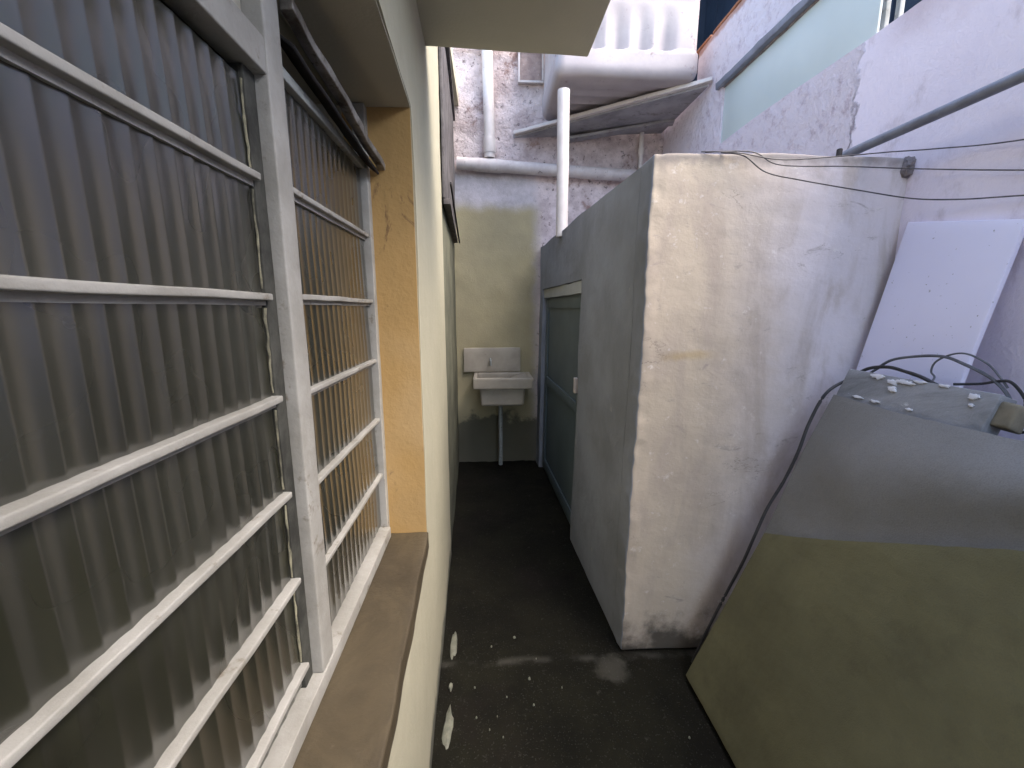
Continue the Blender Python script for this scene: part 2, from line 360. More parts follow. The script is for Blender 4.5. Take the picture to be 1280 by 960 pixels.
for i, (x, y, r, sx, sy) in enumerate([(-.175, 1.72, .02, .7, 4.5), (-.165, 1.33, .02, .9, 4.2), (-.17, 1.5, .01, .8, 2)]):
    blob('paint_smear', x, y, r, M_['paint_splash'], floor, i+20, sx, sy)

# ------------------------------------------------------------------ house wall with window
def hw(p): return Vector((p.x-.17-.032*p.y, p.y, p.z))     # the wall runs slightly skew
house = empty('house_wall', (-.2, 1, 0), 'cream painted house wall with the ribbed glass window, left of the passage', 'wall')
Y0, Y1 = -.45, 1.335; ZS, ZH = .80, 2.115
bm = bmesh.new(); k = dict(res=.05, amp=.004, sc=2.5, fine=.0012, warp=hw)
T = -.30
wall_open(bm, T, 0, -3.5, 2.47, 0, 3.3, [(Y0, Y1, ZS-.03, ZH)], **k)
under(link('wall_face', bm, M_['cream_paint'], smooth=False), house)
under(rbox('wall_face', (T, -.006, 2.475, 4.3, 0, 3.3), M_['dimmed_render'], res=.08, amp=.006, sc=3, warp=hw), house)
# painted reveals: thin coats set proud of the wall's inner faces
o = rbox('window_jamb', (-.196, -.004, Y1-.004, Y1+.02, ZS-.02, ZH+.01), M_['orange_paint'], house, res=.03, amp=.002, sc=6, warp=hw)
bm = bmesh.new(); rough(bm, -.24, .004, Y0, Y1-.004, ZS-.06, ZS, res=.03, r=.006, amp=.004, sc=9, fine=.001, warp=hw)
under(link('window_sill', bm, M_['sill_cement'], smooth=True), house)
o = rbox('window_head', (-.196, -.003, Y0, Y1-.004, ZH-.004, ZH+.02), M_['olive_soffit'], house, res=.05, amp=.002, sc=6, warp=hw); tag(o, 'olive grey painted underside of the window opening')

XW = -.355
def bar(bm, y0, y1, z0, z1, x0=XW-.01, x1=XW+.012, r=.002):
    rough(bm, x0, x1, y0, y1, z0, z1, res=.08, r=r, amp=.0012, sc=12)
bm = bmesh.new()
bar(bm, 1.302, 1.332, .80, ZH-.006, XW-.02, XW+.016); bar(bm, Y0+.002, Y0+.04, .80, ZH-.006, XW-.02, XW+.016)
bar(bm, Y0+.04, 1.302, .802, .838, XW-.02, XW+.026)
win = link('window', bm, M_['frame_paint'], smooth=True); under(win, house)
tag(win, 'large steel louvre window with ribbed glass panes')
def wchild(o, lab=None):
    o.parent = win
    if lab: tag(o, lab)
    return o
bm = bmesh.new(); bar(bm, .735, .789, .838, ZH-.006, XW-.015, XW+.024, .004); wchild(link('mullion', bm, M_['frame_paint'], smooth=True))
# left light: stile painted near black for the shaded gap beside the mullion
bm = bmesh.new(); bar(bm, .702, .7345, .838, 1.90, XW-.035, XW+.003); wchild(link('stile', bm, M_['shaded_channel'], smooth=True))
bm = bmesh.new(); bar(bm, .7905, .800, .838, 1.945, XW-.02, XW+.006); wchild(link('stile', bm, M_['frame_paint'], smooth=True))
def ribbed(y0, y1, z0, z1, x, tilt=0., broken=0.):
    """one pane of fluted glass, flutes vertical"""
    bm = bmesh.new(); n = int((y1-y0)/.0016); pts = []
    P = .031
    for i in range(n+1):
        y = y0+(y1-y0)*i/n; a = .0014*(1-(.5+.5*math.cos(2*math.pi*y/P))**.5)
        pts.append((y, a))
    rows = []
    for j, z in enumerate([z0, (z0+z1)/2, z1]):
        dx = tilt*(z-(z0+z1)/2)
        rows.append(([bm.verts.new((x+dx+a, y, z)) for y, a in pts], [bm.verts.new((x+dx-.004, y, z)) for y, a in pts]))
    for (f0, b0), (f1, b1) in zip(rows, rows[1:]):
        for i in range(n):
            bm.faces.new((f0[i], f0[i+1], f1[i+1], f1[i])); bm.faces.new((b0[i+1], b0[i], b1[i], b1[i+1]))
        bm.faces.new((f0[0], f1[0], b1[0], b0[0])); bm.faces.new((f0[n], b0[n], b1[n], f1[n]))
    f, b = rows[0]
    for i in range(n): bm.faces.new((f[i], b[i], b[i+1], f[i+1]))
    f, b = rows[-1]
    for i in range(n): bm.faces.new((f[i], f[i+1], b[i+1], b[i]))
    return wchild(link('pane', bm, M_['ribbed_glass'], smooth=True))
def transom(y0, y1, z, h=.011, dep=.013):
    bm = bmesh.new()
    rough(bm, XW-.012, XW+dep, y0, y1, z-h/2, z+h/2, res=.08, r=.0025, amp=.002, sc=10)
    rough(bm, XW-.012, XW+.001, y0, y1, z-h/2-.008, z-h/2+.001, res=.08, amp=.001, sc=10)
    return wchild(link('transom', bm, M_['frame_paint'], smooth=True))
ZL = [.845, .890, 1.065, 1.232, 1.401, 1.568, 1.745, 1.895]
for i, z in enumerate(ZL[1:-1]): transom(Y0+.04, .704, z)
for a, b in zip(ZL, ZL[1:]):
    ribbed(Y0+.04, .698, a+.003, b-.009, XW-.004, random.uniform(-.03, .03))
    # lumps of putty at the pane's end
    bm = bmesh.new()
    if b-a > .1:
        n = 9; pts = [(XW+.001+.002*noise.noise(Vector((i, a*9, 0))), .6965+.003*noise.noise(Vector((i*.7, a*5, 4))), a+.012+(b-a-.03)*i/n) for i in range(n+1)]
        tube(bm, pts, [.0012+.0028*abs(noise.noise(Vector((i*1.3, a*7, 9)))) for i in range(n+1)], 6); wchild(link('putty', bm, M_['putty'], smooth=True))
    else: bm.free()
bm = bmesh.new(); bar(bm, Y0+.04, .7345, 1.900, 1.952, XW-.02, XW+.022, .003); wchild(link('transom', bm, M_['frame_paint'], smooth=True), 'wide top rail over the ribbed panes')
bm = bmesh.new(); bar(bm, Y0+.04, .734, 1.954, ZH-.008, XW-.012, XW-.006); wchild(link('pane', bm, M_['frosted_glass'], smooth=True), 'plain cream frosted pane at the very top')
ZR = [.845, 1.02, 1.203, 1.39, 1.57, 1.758, 1.945]
for z in ZR[1:-1]: transom(.80, 1.302, z, .011, .011)
for a, b in zip(ZR, ZR[1:]): ribbed(.801, 1.30, a+.003, b-.009, XW-.004, random.uniform(-.03, .03))
bm = bmesh.new(); bar(bm, .8005, 1.302, 1.938, 1.957, XW-.012, XW+.010); wchild(link('transom', bm, M_['frame_grey_paint'], smooth=True))
# dislodged rail hanging in the open top light
def stick(bm, a, b, w, h, res=.03, amp=.002, up=(0, 0, 1), r=.002, sc=14):
    a, b = Vector(a), Vector(b); L = (b-a).length
    return rough(bm, 0, L, -w/2, w/2, -h/2, h/2, res=res, r=r, amp=amp, sc=sc, M=frame_matrix(a, b-a, up))
bm = bmesh.new(); stick(bm, (-.302, 1.325, 1.948), (-.324, .80, 2.037), .022, .018, amp=.004)
wchild(link('hanging_rail', bm, M_['chipped_aluminium'], smooth=True), 'chipped aluminium rail hanging askew in the open top light')
bm = bmesh.new(); stick(bm, (-.328, 1.312, 1.942), (-.336, .80, 1.990), .052, .006, amp=.002, up=(.8, 0, 1))
wchild(link('flap_edge', bm, M_['blackened'], smooth=True), 'blackened edge of the open top flap')
# dark room behind the glass
bm = bmesh.new()
for d_ in [(-3.2, -3.1, -1.2, 2.3, -.1, 2.7), (-3.1, -.56, -1.3, -1.2, -.1, 2.7), (-3.1, -.56, 2.2, 2.3, -.1, 2.7), (-3.1, -.47, -1.2, 2.2, 2.7, 2.8), (-3.1, -.56, -1.2, 2.2, -.1, .004)]:
    rough(bm, *d_, res=5)
under(link('room', bm, M_['room_dark']), house)

# eave slab over the camera
eave = rbox('eave_slab', (-.55, .40, -3.5, 1.80, 2.50, 2.62), M_['olive_soffit'], res=.06, r=.006, amp=.005, sc=3,
            warp=lambda p: Vector((p.x if p.x > 0 else p.x, p.y+.05*p.x, p.z+.008*p.y)))
tag(eave, 'flat olive grey concrete eave slab projecting overhead from the house wall', 'eave')
roof = rbox('house_roof', (-3.3, -.24, -3.5, 4.3, 3.302, 3.4), M_['olive_soffit'], res=.4)
tag(roof, 'flat concrete roof on top of the cream house wall', 'roof')

# old shutter high on the side wall
sh = empty('shutter', (-.2, 3.2, 2.2), 'dark weathered shutter set high on the left side wall', 'shutter')
def shw(p): return Vector((p.x-.168-.032*p.y, p.y, p.z))
bm = bmesh.new()
bm.free()
for i in range(5):
    bm = bmesh.new(); rough(bm, .0, .016, 2.52+i*.28, 2.792+i*.28, 2.16, 3.12, res=.2, r=.003, amp=.004, sc=5, warp=shw)
    under(link('board', bm, M_['old_wood'], smooth=True), sh)
for z in (3.14, 2.14):
    bm = bmesh.new(); stick(bm, (-.225, 2.52, z), (-.285, 3.95, z), .04, .03); under(link('batten', bm, M_['old_wood'], smooth=True), sh)
bm = bmesh.new(); stick(bm, (-.232, 2.9, 2.34), (-.250, 3.95, 2.13), .012, .018); under(link('stay', bm, M_['blackened'], smooth=True), sh)

# ------------------------------------------------------------------ back wall
bw = empty('back_wall', (.4, 4.1, 0), 'rough rendered wall with olive paint closing the end of the passage', 'wall')
bm = bmesh.new(); rough(bm, -.6, 1.74, 4.10, 4.3, 0, 4.9, res=.035, amp=.010, sc=5, fine=.004)
under(link('wall_face', bm, M_['back_render'], smooth=True), bw)
ht = empty('wall_hatch', (.39, 4.08, 3.5), 'small rusty square hatch on the rough wall left of the water tank', 'hatch')
under(rbox('hatch_door', (.30, .49, 4.068, 4.09, 3.51, 3.74), M_['hatch_rust'], res=.03, r=.003, amp=.003, sc=8), ht)
bm = bmesh.new()
for d_ in [(.283, .30, 4.06, 4.1, 3.49, 3.76), (.49, .507, 4.06, 4.1, 3.49, 3.76), (.30, .49, 4.06, 4.1, 3.49, 3.508), (.30, .49, 4.06, 4.1, 3.742, 3.76)]: rough(bm, *d_, res=.05, r=.002, amp=.002, sc=9)
under(link('hatch_frame', bm, M_['pvc_dirty'], smooth=True), ht)

# pipes on the back wall
def pipe(name, pts, r, mat, label, cat='pipe', couplings=(), group=None, n=18):
    pts = [Vector(p) for p in pts]
    seg = []
    for a, b in zip(pts, pts[1:]):
        m = max(2, int((b-a).length/.06)); seg += [a.lerp(b, i/m)+noise.noise_vector(a.lerp(b, i/m)*2)*.003 for i in range(m)]
    seg.append(pts[-1]); t = empty(name, pts[0], label, cat, group)
    under(link('tube', tube(bmesh.new(), seg, r, n), mat, smooth=True), t)
    for a, b, q in couplings:
        bm = bmesh.new(); A, B = Vector(a), Vector(b); L = (B-A).length; u = (B-A)/L
        tube(bm, [A, A+u*L*.08, B-u*L*.08, B], [r*q*.97, r*q, r*q, r*q*.97], n); under(link('coupling', bm, mat, smooth=True), t)
    return t
pipe('drain_pipe', [(-.262, 4.03, 2.815), (1.6, 4.03, 2.72)], .052, M_['pvc_dirty'], 'long white drain pipe running level across the end wall', couplings=[((-.10, 4.03, 2.806), (.14, 4.03, 2.795), 1.1)])
pipe('downpipe', [(-.0, 4.03, 4.7), (.028, 4.03, 2.86)], .048, M_['pvc_white'], 'white downpipe dropping into the level drain pipe at the left', couplings=[((.0255, 4.03, 3.02), (.028, 4.03, 2.9), 1.13)])
pipe('overflow_pipe', [(.552, 3.23, 2.07), (.545, 3.23, 3.05)], .043, M_['pvc_white'], 'white upright pipe standing on the outbuilding under the tank corner', n=24)
pipe('thin_pipe', [(1.405, 4.06, 2.72), (1.405, 4.06, 3.16)], .02, M_['pvc_white'], 'short thin white pipe under the right side of the tank shelf', couplings=[((1.405, 4.06, 2.92), (1.405, 4.06, 2.98), 1.35)])
pipe('conduit', [(-.27, 4.05, 3.765), (.60, 4.05, 3.748)], .013, M_['pvc_white'], 'thin pale conduit crossing the top of the end wall')

# tank shelf and water tank
def prism(bm, poly, z0, z1, amp=.0, dz=None):
    """upright prism over a plan polygon; dz(x,y) lifts it"""
    f = dz or (lambda x, y: 0)
    lo = [bm.verts.new((x, y, z0+f(x, y))) for x, y in poly]; hi = [bm.verts.new((x, y, z1+f(x, y))) for x, y in poly]
    bm.faces.new(lo[::-1]); bm.faces.new(hi)
    for i in range(len(poly)):
        j = (i+1) % len(poly); bm.faces.new((lo[i], lo[j], hi[j], hi[i]))
shf = empty('tank_shelf', (1.0, 3.7, 3.08), 'thin weathered board wedged across the corner under the water tank', 'shelf')
bm = bmesh.new(); prism(bm, [(.24, 4.085), (.30, 4.05), (1.595, 3.26), (1.595, 4.09)], 3.05, 3.075, dz=lambda x, y: .05*(x-.24))
under(link('board', bm, M_['shelf_board']), shf)
bm = bmesh.new(); stick(bm, (.68, 4.07, 3.03), (1.595, 3.83, 3.11), .10, .022, amp=.003); under(link('batten', bm, M_['shelf_board'], smooth=True), shf)
bm = bmesh.new(); stick(bm, (.25, 4.06, 3.078), (1.61, 3.235, 3.148), .045, .026, amp=.003); under(link('edge_strip', bm, M_['pvc_white'], smooth=True), shf)

tank = empty('water_tank', (1.0, 3.7, 3.2), 'big off-white ribbed plastic water tank on the corner shelf', 'water tank')
def rrect(cx, cy, hx, hy, r, n=14):
    out = []
    for q, (sx, sy) in enumerate([(1, 1), (-1, 1), (-1, -1), (1, -1)]):
        for k in range(n+1):
            a = math.pi/2*q+math.pi/2*k/n
            out.append((cx+sx*(hx-r)+math.cos(a)*r, cy+sy*(hy-r)+math.sin(a)*r))
    res = []
    for i in range(len(out)):
        a, b = out[i], out[(i+1) % len(out)]; L = math.hypot(b[0]-a[0], b[1]-a[1]); m = max(1, int(L/.012))
        for k in range(m): res.append((a[0]+(b[0]-a[0])*k/m, a[1]+(b[1]-a[1])*k/m))
    return res
base = rrect(1.0, 3.63, .515, .40, .07)
def tank_off(x, y, z):
    """outward offset of the wall at height z"""
    o = 0.
    if z < 3.19+.0: o -= 0
    u = z-3.19
    if u < .07: o -= .05*(1-math.sqrt(max(0, 1-((.07-u)/.07)**2)))
    if z > 3.355:
        s = min(1, (z-3.355)/.012); f = max(0, 1-(z-3.37)/.27); t = (x if abs(y-3.63) > .39 else y); P = .17
        ph = ((t+.10) % P)/P; rib = max(0, 1-abs(ph-.5)/.42)**.8
        flat = max(0, min(1, (abs(t-(1.0 if abs(y-3.63) > .39 else 3.63))-.30)/.05))
        o -= s*(.012+.045*f*(1-max(rib, flat)))
    if z > 3.70: o += .012*min(1, (z-3.70)/.02)
    return o
zs = [3.19, 3.193, 3.20, 3.21, 3.225, 3.24, 3.26, 3.29, 3.33, 3.35, 3.357, 3.363, 3.37]+[3.38+.012*i for i in range(24)]+[3.70, 3.705, 3.715, 3.725, 3.76, 3.82]
bm = bmesh.new(); rings = []
for z in zs:
    ring = []
    for x, y in base:
        n_ = Vector((max(-1, min(1, (x-1.0)/.44))**3, max(-1, min(1, (y-3.66)/.295))**3, 0)); n_ = n_.normalized() if n_.length > 1e-6 else Vector((1, 0, 0))
        # nearest rounded-rect normal
        q = Vector((min(max(x, 1.0-.445), 1.0+.445), min(max(y, 3.63-.33), 3.63+.33), 0)); e = Vector((x, y, 0))-q
        n_ = e.normalized() if e.length > 1e-6 else n_
        o = tank_off(x, y, z); p = Vector((x, y, z))+n_*o; p.z += .004*noise.noise(p*4)
        ring.append(bm.verts.new(p+noise.noise_vector(p*3)*.006))
    rings.append(ring)
for a, b in zip(rings, rings[1:]):
    for k in range(len(a)): bm.faces.new((a[k], a[(k+1) % len(a)], b[(k+1) % len(a)], b[k]))
# underside with shallow ridges
NB = 12; prev = rings[0]
for s in range(1, NB+1):
    f = 1-s/NB*.98; ring = []
    for v in rings[0]:
        x = 1.01+(v.co.x-1.01)*f; y = 3.66+(v.co.y-3.66)*f
        rid = .018*abs(math.sin((y-3.3)*math.pi/.12)) if abs(x-1.01) < .36 and abs(y-3.66) < .27 else 0
        ring.append(bm.verts.new((x, y, 3.188+rid)))
    for k in range(len(ring)): bm.faces.new((prev[k], prev[(k+1) % len(ring)], ring[(k+1) % len(ring)], ring[k]))
    prev = ring
bm.faces.new(prev)
for v in bm.verts: v.co.z -= .035
under(link('tank_body', bm, M_['tank_plastic'], smooth=True), tank)
bm = bmesh.new(); prev = None
for z, f in [(3.79, .90), (3.80, 1.03), (3.84, 1.035), (3.86, 1.0), (3.90, .8), (3.93, .5), (3.94, .02)]:
    ring = [bm.verts.new((1.01+(x-1.01)*f, 3.66+(y-3.66)*f, z)) for x, y in base[::3]]
    if prev:
        for k in range(len(ring)): bm.faces.new((prev[k], prev[(k+1) % len(ring)], ring[(k+1) % len(ring)], ring[k]))
    prev = ring
bm.faces.new(prev); under(link('tank_lid', bm, M_['tank_plastic'], smooth=True), tank)

# ------------------------------------------------------------------ outbuilding
ob = empty('outbuilding', (1.1, 2.8, 0), 'small rendered outbuilding with pale front and blue-grey door side', 'outbuilding')
def bwarp(p):       # side wall tapers towards the back and leans out a little
    t = max(0, min(1, (p.x-.60)/.3)); k = 1-t
    if p.y < 1.70 and p.x < .64: p = p+noise.noise_vector(Vector((p.x*20, p.y*20, p.z*21)))*.005+noise.noise_vector(Vector((3, p.y*9, p.z*7)))*.006
    return Vector((p.x+k*(-.012+.030*p.z/2.1-.048*(p.y-1.64)), p.y, p.z+.016*noise.noise(Vector((p.x*3.1, p.y*2, 0)))*(1 if p.z > 2.0 else 0)))
bm = bmesh.new(); rough(bm, .60, 1.66, 1.64, 1.76, 0, 2.115, res=.016, r=.010, amp=.007, sc=2.6, fine=.0014, warp=bwarp)
under(link('front_wall', bm, M_['pale_render'], smooth=True), ob)
bm = bmesh.new(); kk = dict(res=.05, amp=.007, sc=2.6, fine=.0014, warp=bwarp)
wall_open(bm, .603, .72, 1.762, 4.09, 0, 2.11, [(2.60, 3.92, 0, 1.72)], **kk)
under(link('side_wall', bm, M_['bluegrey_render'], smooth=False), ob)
under(rbox('lintel', (.612, .70, 2.605, 3.915, 1.64, 1.716), M_['lintel_pale'], res=.05, amp=.006, sc=5, warp=bwarp), ob)
dr = rbox('door', (.635, .67, 2.61, 3.90, .01, 1.638), M_['door_teal'], res=.1, r=.003, amp=.002, sc=4, warp=bwarp); under(dr, ob)
for d_ in [(.626, .6345, 2.62, 2.70, .03, 1.62), (.626, .6345, 3.80, 3.89, .03, 1.62), (.626, .6345, 2.70, 3.80, 1.55, 1.62), (.626, .6345, 2.70, 3.80, .85, .93), (.626, .6345, 2.70, 3.80, .03, .13)]:
    rbox('door_rail', d_, M_['door_teal'], dr, res=.2, r=.002, warp=bwarp)
bm = bmesh.new(); rough(bm, .604, .625, 2.66, 2.70, 1.0, 1.10, res=.05, r=.004, warp=bwarp); link('handle', bm, M_['pvc_dirty'], dr, True)
under(rbox('roof_slab', (.73, 1.615, 1.765, 4.09, 2.02, 2.10), M_['pale_render'], res=.1, amp=.004, sc=3), ob)
bm = bmesh.new(); rough(bm, 1.585, 1.645, 1.622, 1.67, 2.04, 2.122, res=.01, r=.025, amp=.016, sc=16, fine=.008)
pt = under(link('mortar_patch', bm, M_['putty_plaster'], smooth=True), ob)

# ------------------------------------------------------------------ neighbour wall
nw = empty('neighbour_wall', (1.7, 1.5, 0), 'tall lilac-white rendered boundary wall on the right with a green strip', 'wall')
bm = bmesh.new(); kk = dict(res=.045, amp=.010, sc=2.3, fine=.0015)
wall_open(bm, 1.62, 1.80, -3.5, 4.09, 0, 3.46, [(-3.51, 1.76, 2.675, 3.47), (1.76, 3.10, 2.675, 3.08), (3.50, 4.10, 3.2, 3.47)], **kk)
under(link('wall_face', bm, M_['neighbour_render'], smooth=False), nw)
gs = rbox('strip_window', (1.634, 1.646, 1.90, 3.095, 2.68, 3.045), M_['green_sheet'], res=.2, r=.002); under(gs, nw); tag(gs, 'long pale green translucent window strip')
bm = bmesh.new(); stick(bm, (1.618, 1.7, 3.062), (1.618, 3.15, 3.062), .05, .042, res=.06, amp=.006, r=.006); under(link('beam', bm, M_['grey_pipe'], smooth=True), nw)
bm = bmesh.new(); stick(bm, (1.634, 1.85, 3.038), (1.634, 3.09, 3.038), .02, .012, amp=.004); under(link('sealant', bm, M_['putty_plaster'], smooth=True), nw)
for y in (1.805, 1.868):
    bm = bmesh.new(); stick(bm, (1.636, y, 2.66), (1.636, y, 3.05), .02, .02, up=(1, 0, 0), amp=.001); under(link('mullion', bm, M_['frame_grey_paint'], smooth=True), nw)
# terracotta coping bricks along the top
c0 = None
for i in range(8):
    y = 1.77+i*.22
    if c0 is None:
        bm = bmesh.new(); rough(bm, 1.612, 1.80, 0, .205, 3.462, 3.482, res=.05, r=.006, amp=.004, sc=9); c0 = under(link('coping_tile', bm, M_['terracotta'], smooth=True), nw); c0.location.y += y; c = c0
    else: c = c0.copy(); C.objects.link(c); c.location.y = c0.location.y+i*.22
    c.rotation_euler.z = random.uniform(-.01, .01)
# dark building beyond
nb = empty('dark_building', (6, 6, 0), 'dark navy clad building glimpsed above the boundary wall', 'building')
bm = bmesh.new()
for i in range(30): rough(bm, 4.0+.03*(i % 2), 4.2, 2.7+i*.30, 2.7+i*.30+.298, 0, 5.6 if i < 7 else 9.5, res=8)
under(link('cladding', bm, M_['navy_cladding']), nb)
bm = bmesh.new()
for i in range(12): rough(bm, .5+i*.30, .5+i*.30+.298, 8.5+.03*(i % 2), 8.7, 0, 10, res=8)
under(link('cladding', bm, M_['navy_cladding']), nb)
rw = rbox('rear_wall', (-.2, 1.62, -5.2, -5.0, 0, 1.1), M_['pale_render'], res=.3, amp=.01); tag(rw, 'unseen rendered wall behind the viewpoint, lowered to let light in', 'wall')  # unseen yard wall, kept low to admit sun and sky

# clothes pole resting on the outbuilding, running along the neighbour wall
pole = pipe('clothes_pole', [(1.455, 1.78, 2.158), (1.475, 1.2, 2.178), (1.50, -.6, 2.20)], .0175, M_['grey_pipe'], 'grey metal pole running out from the outbuilding roof beside the boundary wall', 'pole')
bm = bmesh.new(); tube(bm, [(1.345, 1.66, 2.12), (1.350, 1.665, 2.146)], .010, 12); tag(link('pipe_stub', bm, M_['blackened'], smooth=True), 'tiny black pipe stub on the outbuilding edge next to the pole', 'pipe')

# sagging wires
def wire(name, P, r, mat, label, cat='wire', group=None, m=10):
    o = link(name, tube(bmesh.new(), spline(P, m), r, 7, wob=.1), mat, smooth=True); tag(o, label, cat, group); return o
WG = 'thin wires sagging across the outbuilding front'
wire('wire', [(.795, 1.64, 2.12), (.905, 1.6, 2.106), (1.067, 1.59, 2.082), (1.255, 1.58, 2.091), (1.448, 1.56, 2.104), (1.566, 1.5, 2.097), (1.60, 1.3, 2.050), (1.61, .9, 1.98)], .0022, M_['wire'], 'uppermost thin wire, rising to the right along the outbuilding top', group=WG)
wire('wire', [(.81, 1.64, 2.118), (.965, 1.6, 2.109), (1.069, 1.59, 2.064), (1.321, 1.58, 2.06), (1.54, 1.55, 2.047), (1.60, 1.3, 1.968), (1.61, .9, 1.85)], .0022, M_['wire'], 'middle thin wire, running level across the outbuilding top', group=WG)
wire('wire', [(.87, 1.64, 2.118), (.936, 1.6, 2.095), (1.017, 1.59, 2.039), (1.144, 1.58, 2.011), (1.34, 1.55, 1.972), (1.527, 1.52, 1.938), (1.576, 1.4, 1.907), (1.60, 1.25, 1.882), (1.61, .9, 1.82)], .0024, M_['wire'], 'lowest thin wire, sagging deepest below the outbuilding top', group=WG)

# white board leaning on the neighbour wall
Mb = frame_matrix((1.222, 1.222, .012), (0, 1, 0), (.2095, 0, .978))
bm = bmesh.new(); rough(bm, 0, .378, -.004, .014, 0, 1.90, res=.04, r=.003, amp=.002, sc=3, M=Mb,
                        warp=lambda p: Vector((p.x, p.y, p.z*(1-.033*(1-p.x/.378)))))
tag(link('leaning_board', bm, M_['white_board'], smooth=True), 'smooth lilac-white board leaning on the boundary wall behind the grey slab', 'board')

# grey slab and two sheets leaning together in the near right corner
EX, EZ = .3505, .9366
def lean(y, s, o):   # o = offset out of the plane towards the passage
    return Vector((.864+EX*s-EZ*o, y, EZ*s+EX*o))
def sheet(name, yb, y0, s0, s1, o0, th, mat, label, cat, res=.03, wav=.004, sc=2.2, edge=.003, bow=None):
    """leaning sheet from y0 (near) to y1(s) (far), s0(y)..s1(y); th thick"""
    n, k = 90, 70; bm = bmesh.new(); F = []; Bk = []
    for i in range(n+1):
        row = []; rb = []
        for j in range(k+1):
            t = j/k; y = y0+(yb(0)-y0)*i/n
            s = s0(y)+(s1(y)-s0(y))*t
            yy = y0+(yb(s)-y0)*i/n
            s += (edge*noise.noise(Vector((y*30, j*.1, 3))) if j in (0, k) else 0)
            w = wav*noise.noise(Vector((yy*sc, s*sc, o0*90)))+(bow(yy, s) if bow else 0)
            e = min(i, n-i, j, k-j); rr = .0015 if e == 0 else 0
            row.append(bm.verts.new(lean(yy, s, o0+th+w-rr))); rb.append(bm.verts.new(lean(yy, s, o0+w)))
        F.append(row); Bk.append(rb)
    for i in range(n):
        for j in range(k):
            bm.faces.new((F[i][j], F[i+1][j], F[i+1][j+1], F[i][j+1])); bm.faces.new((Bk[i][j+1], Bk[i+1][j+1], Bk[i+1][j], Bk[i][j]))
        for j in (0, k): bm.faces.new((F[i][j], Bk[i][j], Bk[i+1][j], F[i+1][j]))
    for j in range(k):
        for i in (0, n): bm.faces.new((F[i][j], F[i][j+1], Bk[i][j+1], Bk[i][j]))
    o = link(name, bm, mat, smooth=True); tag(o, label, cat); return o
slab = empty('concrete_slab', lean(1.2, 0, -.05), 'grey weathered slab with white paint flakes, its top edge showing above the sheets', 'slab')
bm = bmesh.new(); Ms = frame_matrix(lean(1.02, .03, -.062), (0, 1, 0), (EX, 0, EZ))
rough(bm, 0, .482, -.001, .055, 0, 1.386, res=.03, r=.004, amp=.004, sc=6, fine=.001, M=Ms)
under(link('slab_body', bm, M_['slab_grey'], smooth=True), slab)
def flake(y, s, r, seed, sy=1.):
    bm = bmesh.new(); n = 22; O = -.0025
    rings = []
    for q, h in ((1, -.004), (.94, .0012), (.5, .0022)):
        ring = []
        for k in range(n):
            a = 2*math.pi*k/n; rad = r*q*(1+.75*noise.noise(Vector((math.cos(a)*2.2, math.sin(a)*2.2, seed*5.3))))
            ring.append(bm.verts.new(lean(y+math.cos(a)*rad*1.5*sy, s+math.sin(a)*rad*.8, O+h+.0006*noise.noise(Vector((k, q*9, seed))))))
        rings.append(ring)
    for a, b in zip(rings, rings[1:]):
        for k in range(n): bm.faces.new((a[k], a[(k+1) % n], b[(k+1) % n], b[k]))
    bm.faces.new(rings[-1])
    return under(link('paint_flake', bm, M_['paint_flake'], smooth=True), slab)
for i, (y, s, r, q) in enumerate([(1.375, 1.405, .011, 1.6), (1.315, 1.395, .012, 1), (1.305, 1.372, .012, .8), (1.285, 1.402, .009, 1.3), (1.26, 1.40, .007, 1.6), (1.23, 1.41, .006, 2), (1.16, 1.411, .006, 1.6), (1.075, 1.395, .011, .8), (1.07, 1.37, .005, .8), (1.34, 1.318, .006, 2.2), (1.22, 1.318, .005, 1.4), (1.41, 1.318, .006, 2.2)]): flake(y, s, r, i, q)
# brown lump at the slab's near end
bm = bmesh.new(); rough(bm, -.045, .005, .0, .045, 1.30, 1.37, res=.02, r=.008, amp=.006, sc=12, M=Ms)
tag(link('brown_block', bm, M_['brown_block'], smooth=True), 'small brown block wedged at the near end of the grey slab', 'block')
def lerp_s(y):   # crest line of the beige sheet
    P = [(1.48, .712), (1.455, .725), (1.33, .785), (1.19, .858), (1.0, .965), (.82, 1.066), (.5, 1.17), (-.5, 1.25)]
    if y >= P[0][0]: return P[0][1]
    for (a, sa), (b, sb) in zip(P, P[1:]):
        if b <= y <= a: return sa+(sb-sa)*(y-a)/(b-a)
    return P[-1][1]
def belly(y, s):
    a = lerp_s(y)+.02; t = (s-a)/(1.31-a)
    f = min(1, max(0, (1.47-y)/.25)); f = f*f*(3-2*f)
    return (.010+.028*f)*math.sin(math.pi*min(1, t))**1.5 if 0 < t < 1 else 0
sheet('grey_board', lambda s: 1.495-.004*s, -.6, lambda y: .10, lambda y: 1.302+.004*math.sin(y*9), .004, .010, M_['board_grey'],
      'large smooth grey sheet leaning in front of the flaking slab', 'board', wav=.004, bow=belly)
sheet('beige_board', lambda s: 1.482-.036*s, -.6, lambda y: .004, lerp_s, .028, .016, M_['board_beige'],
      'large olive beige sheet with a curved top, lowest and frontmost of the leaning stack', 'board', wav=.014, sc=2.1)

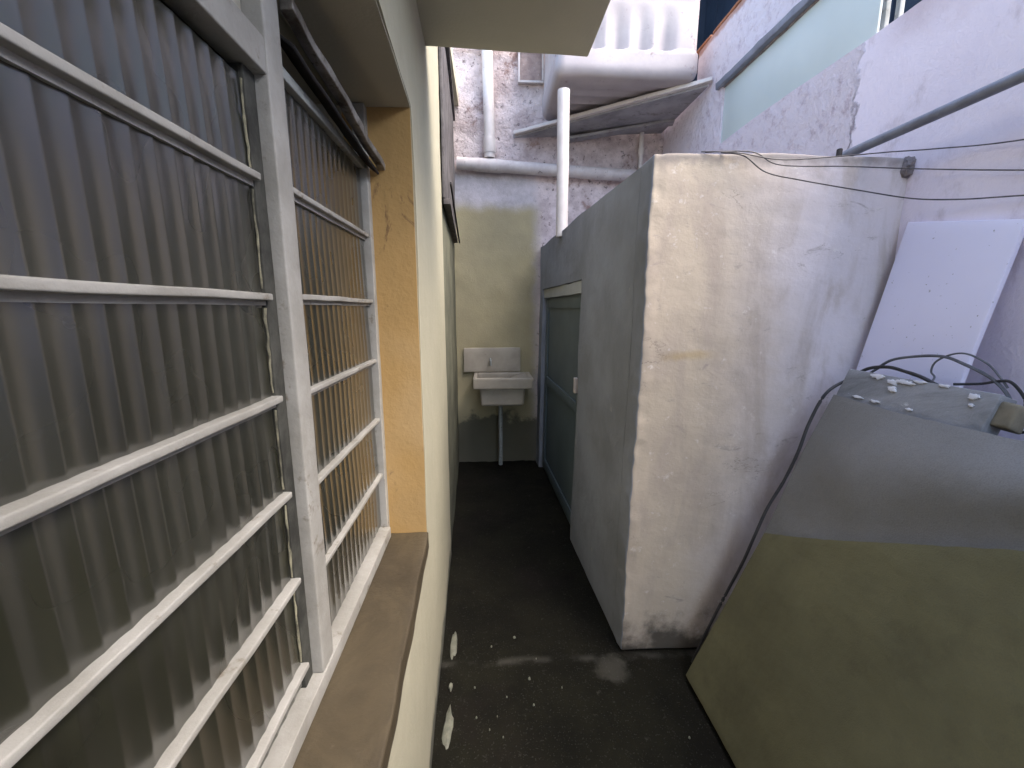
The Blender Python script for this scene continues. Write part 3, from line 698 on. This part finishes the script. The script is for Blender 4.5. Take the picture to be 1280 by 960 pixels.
# cables on top of the slab
def cable(name, P, r, mat, label): return wire(name, P, r, M_[mat], label, 'cable', None)
cable('cable', [(1.385, 1.20, 1.315), (1.39, 1.258, 1.332), (1.396, 1.32, 1.341), (1.399, 1.381, 1.346), (1.393, 1.451, 1.33), (1.377, 1.505, 1.285), *[tuple(lean(1.505+.004*math.sin(k*2.1), 1.30-k*.125, .030+.006*math.sin(k*1.7))) for k in range(11)]], .0060, 'cable_black', 'long black cable hanging down the far edge of the leaning sheets')
cable('cable', [(1.385, 1.45, 1.30), (1.41, 1.437, 1.329), (1.42, 1.391, 1.37), (1.42, 1.298, 1.394), (1.42, 1.225, 1.4), (1.42, 1.167, 1.385), (1.42, 1.101, 1.359), (1.42, 1.058, 1.328), (1.42, 1.03, 1.29)], .0046, 'cable_grey', 'thick dark cable arching over the top of the grey slab')
cable('cable', [(1.40, 1.236, 1.31), (1.42, 1.242, 1.332), (1.42, 1.255, 1.35), (1.42, 1.246, 1.382), (1.42, 1.204, 1.41), (1.42, 1.161, 1.415), (1.42, 1.107, 1.393), (1.42, 1.072, 1.36), (1.42, 1.050, 1.334)], .0028, 'cable_grey', 'thin grey cable looping above the slab beside the white board')
cable('cable', [(1.39, 1.16, 1.325), (1.42, 1.116, 1.334), (1.42, 1.08, 1.347), (1.42, 1.049, 1.352), (1.42, 1.021, 1.329), (1.42, 1.005, 1.3), (1.42, 1.009, 1.262), (1.42, 1.029, 1.236), (1.42, 1.015, 1.222), (1.42, .979, 1.226), (1.42, .93, 1.22)], .0040, 'cable_black', 'black cable curling down to a kink at the right edge of the photo')

# ------------------------------------------------------------------ laundry sink
lk = empty('laundry_sink', (.12, 3.85, .6), 'small off-white laundry sink fixed to the end wall', 'sink')
SK = M_['sink_white']
bm = bmesh.new()
for d_ in [(-.14, .40, 3.70, 3.745, .83, .93), (-.14, -.10, 3.745, 4.08, .83, .93), (.36, .40, 3.745, 4.08, .83, .93), (-.10, .36, 4.03, 4.08, .83, .93)]: rough(bm, *d_, res=.03, r=.008)
under(link('rim', bm, SK, smooth=True), lk)
bm = bmesh.new(); rough(bm, -.085, .335, 3.76, 4.07, .66, .828, res=.04, r=.02, warp=lambda p: Vector((.125+(p.x-.125)*(.93+.07*(p.z-.66)/.168), p.y, p.z))); under(link('basin', bm, SK, smooth=True), lk)
bm = bmesh.new()
for i in range(9): stick(bm, (.22, 3.76+i*.03, .885), (.355, 3.76+i*.03, .925), .018, .016)
under(link('washboard', bm, SK, smooth=True), lk)
under(rbox('backsplash', (-.24, .31, 4.06, 4.086, .935, 1.17), SK, res=.05, r=.006, amp=.003, sc=5), lk)
bm = bmesh.new(); tube(bm, spline([(.02, 4.06, 1.06), (.02, 4.0, 1.065), (.02, 3.96, 1.05), (.02, 3.955, 1.01)]), .011, 10); under(link('tap', bm, M_['frame_grey_paint'], smooth=True), lk)
bm = bmesh.new(); tube(bm, spline([(.11, 3.92, .66), (.11, 3.92, .45), (.112, 3.95, .2), (.11, 3.96, .02)]), .02, 12); under(link('waste_pipe', bm, M_['frame_grey_paint'], smooth=True), lk)
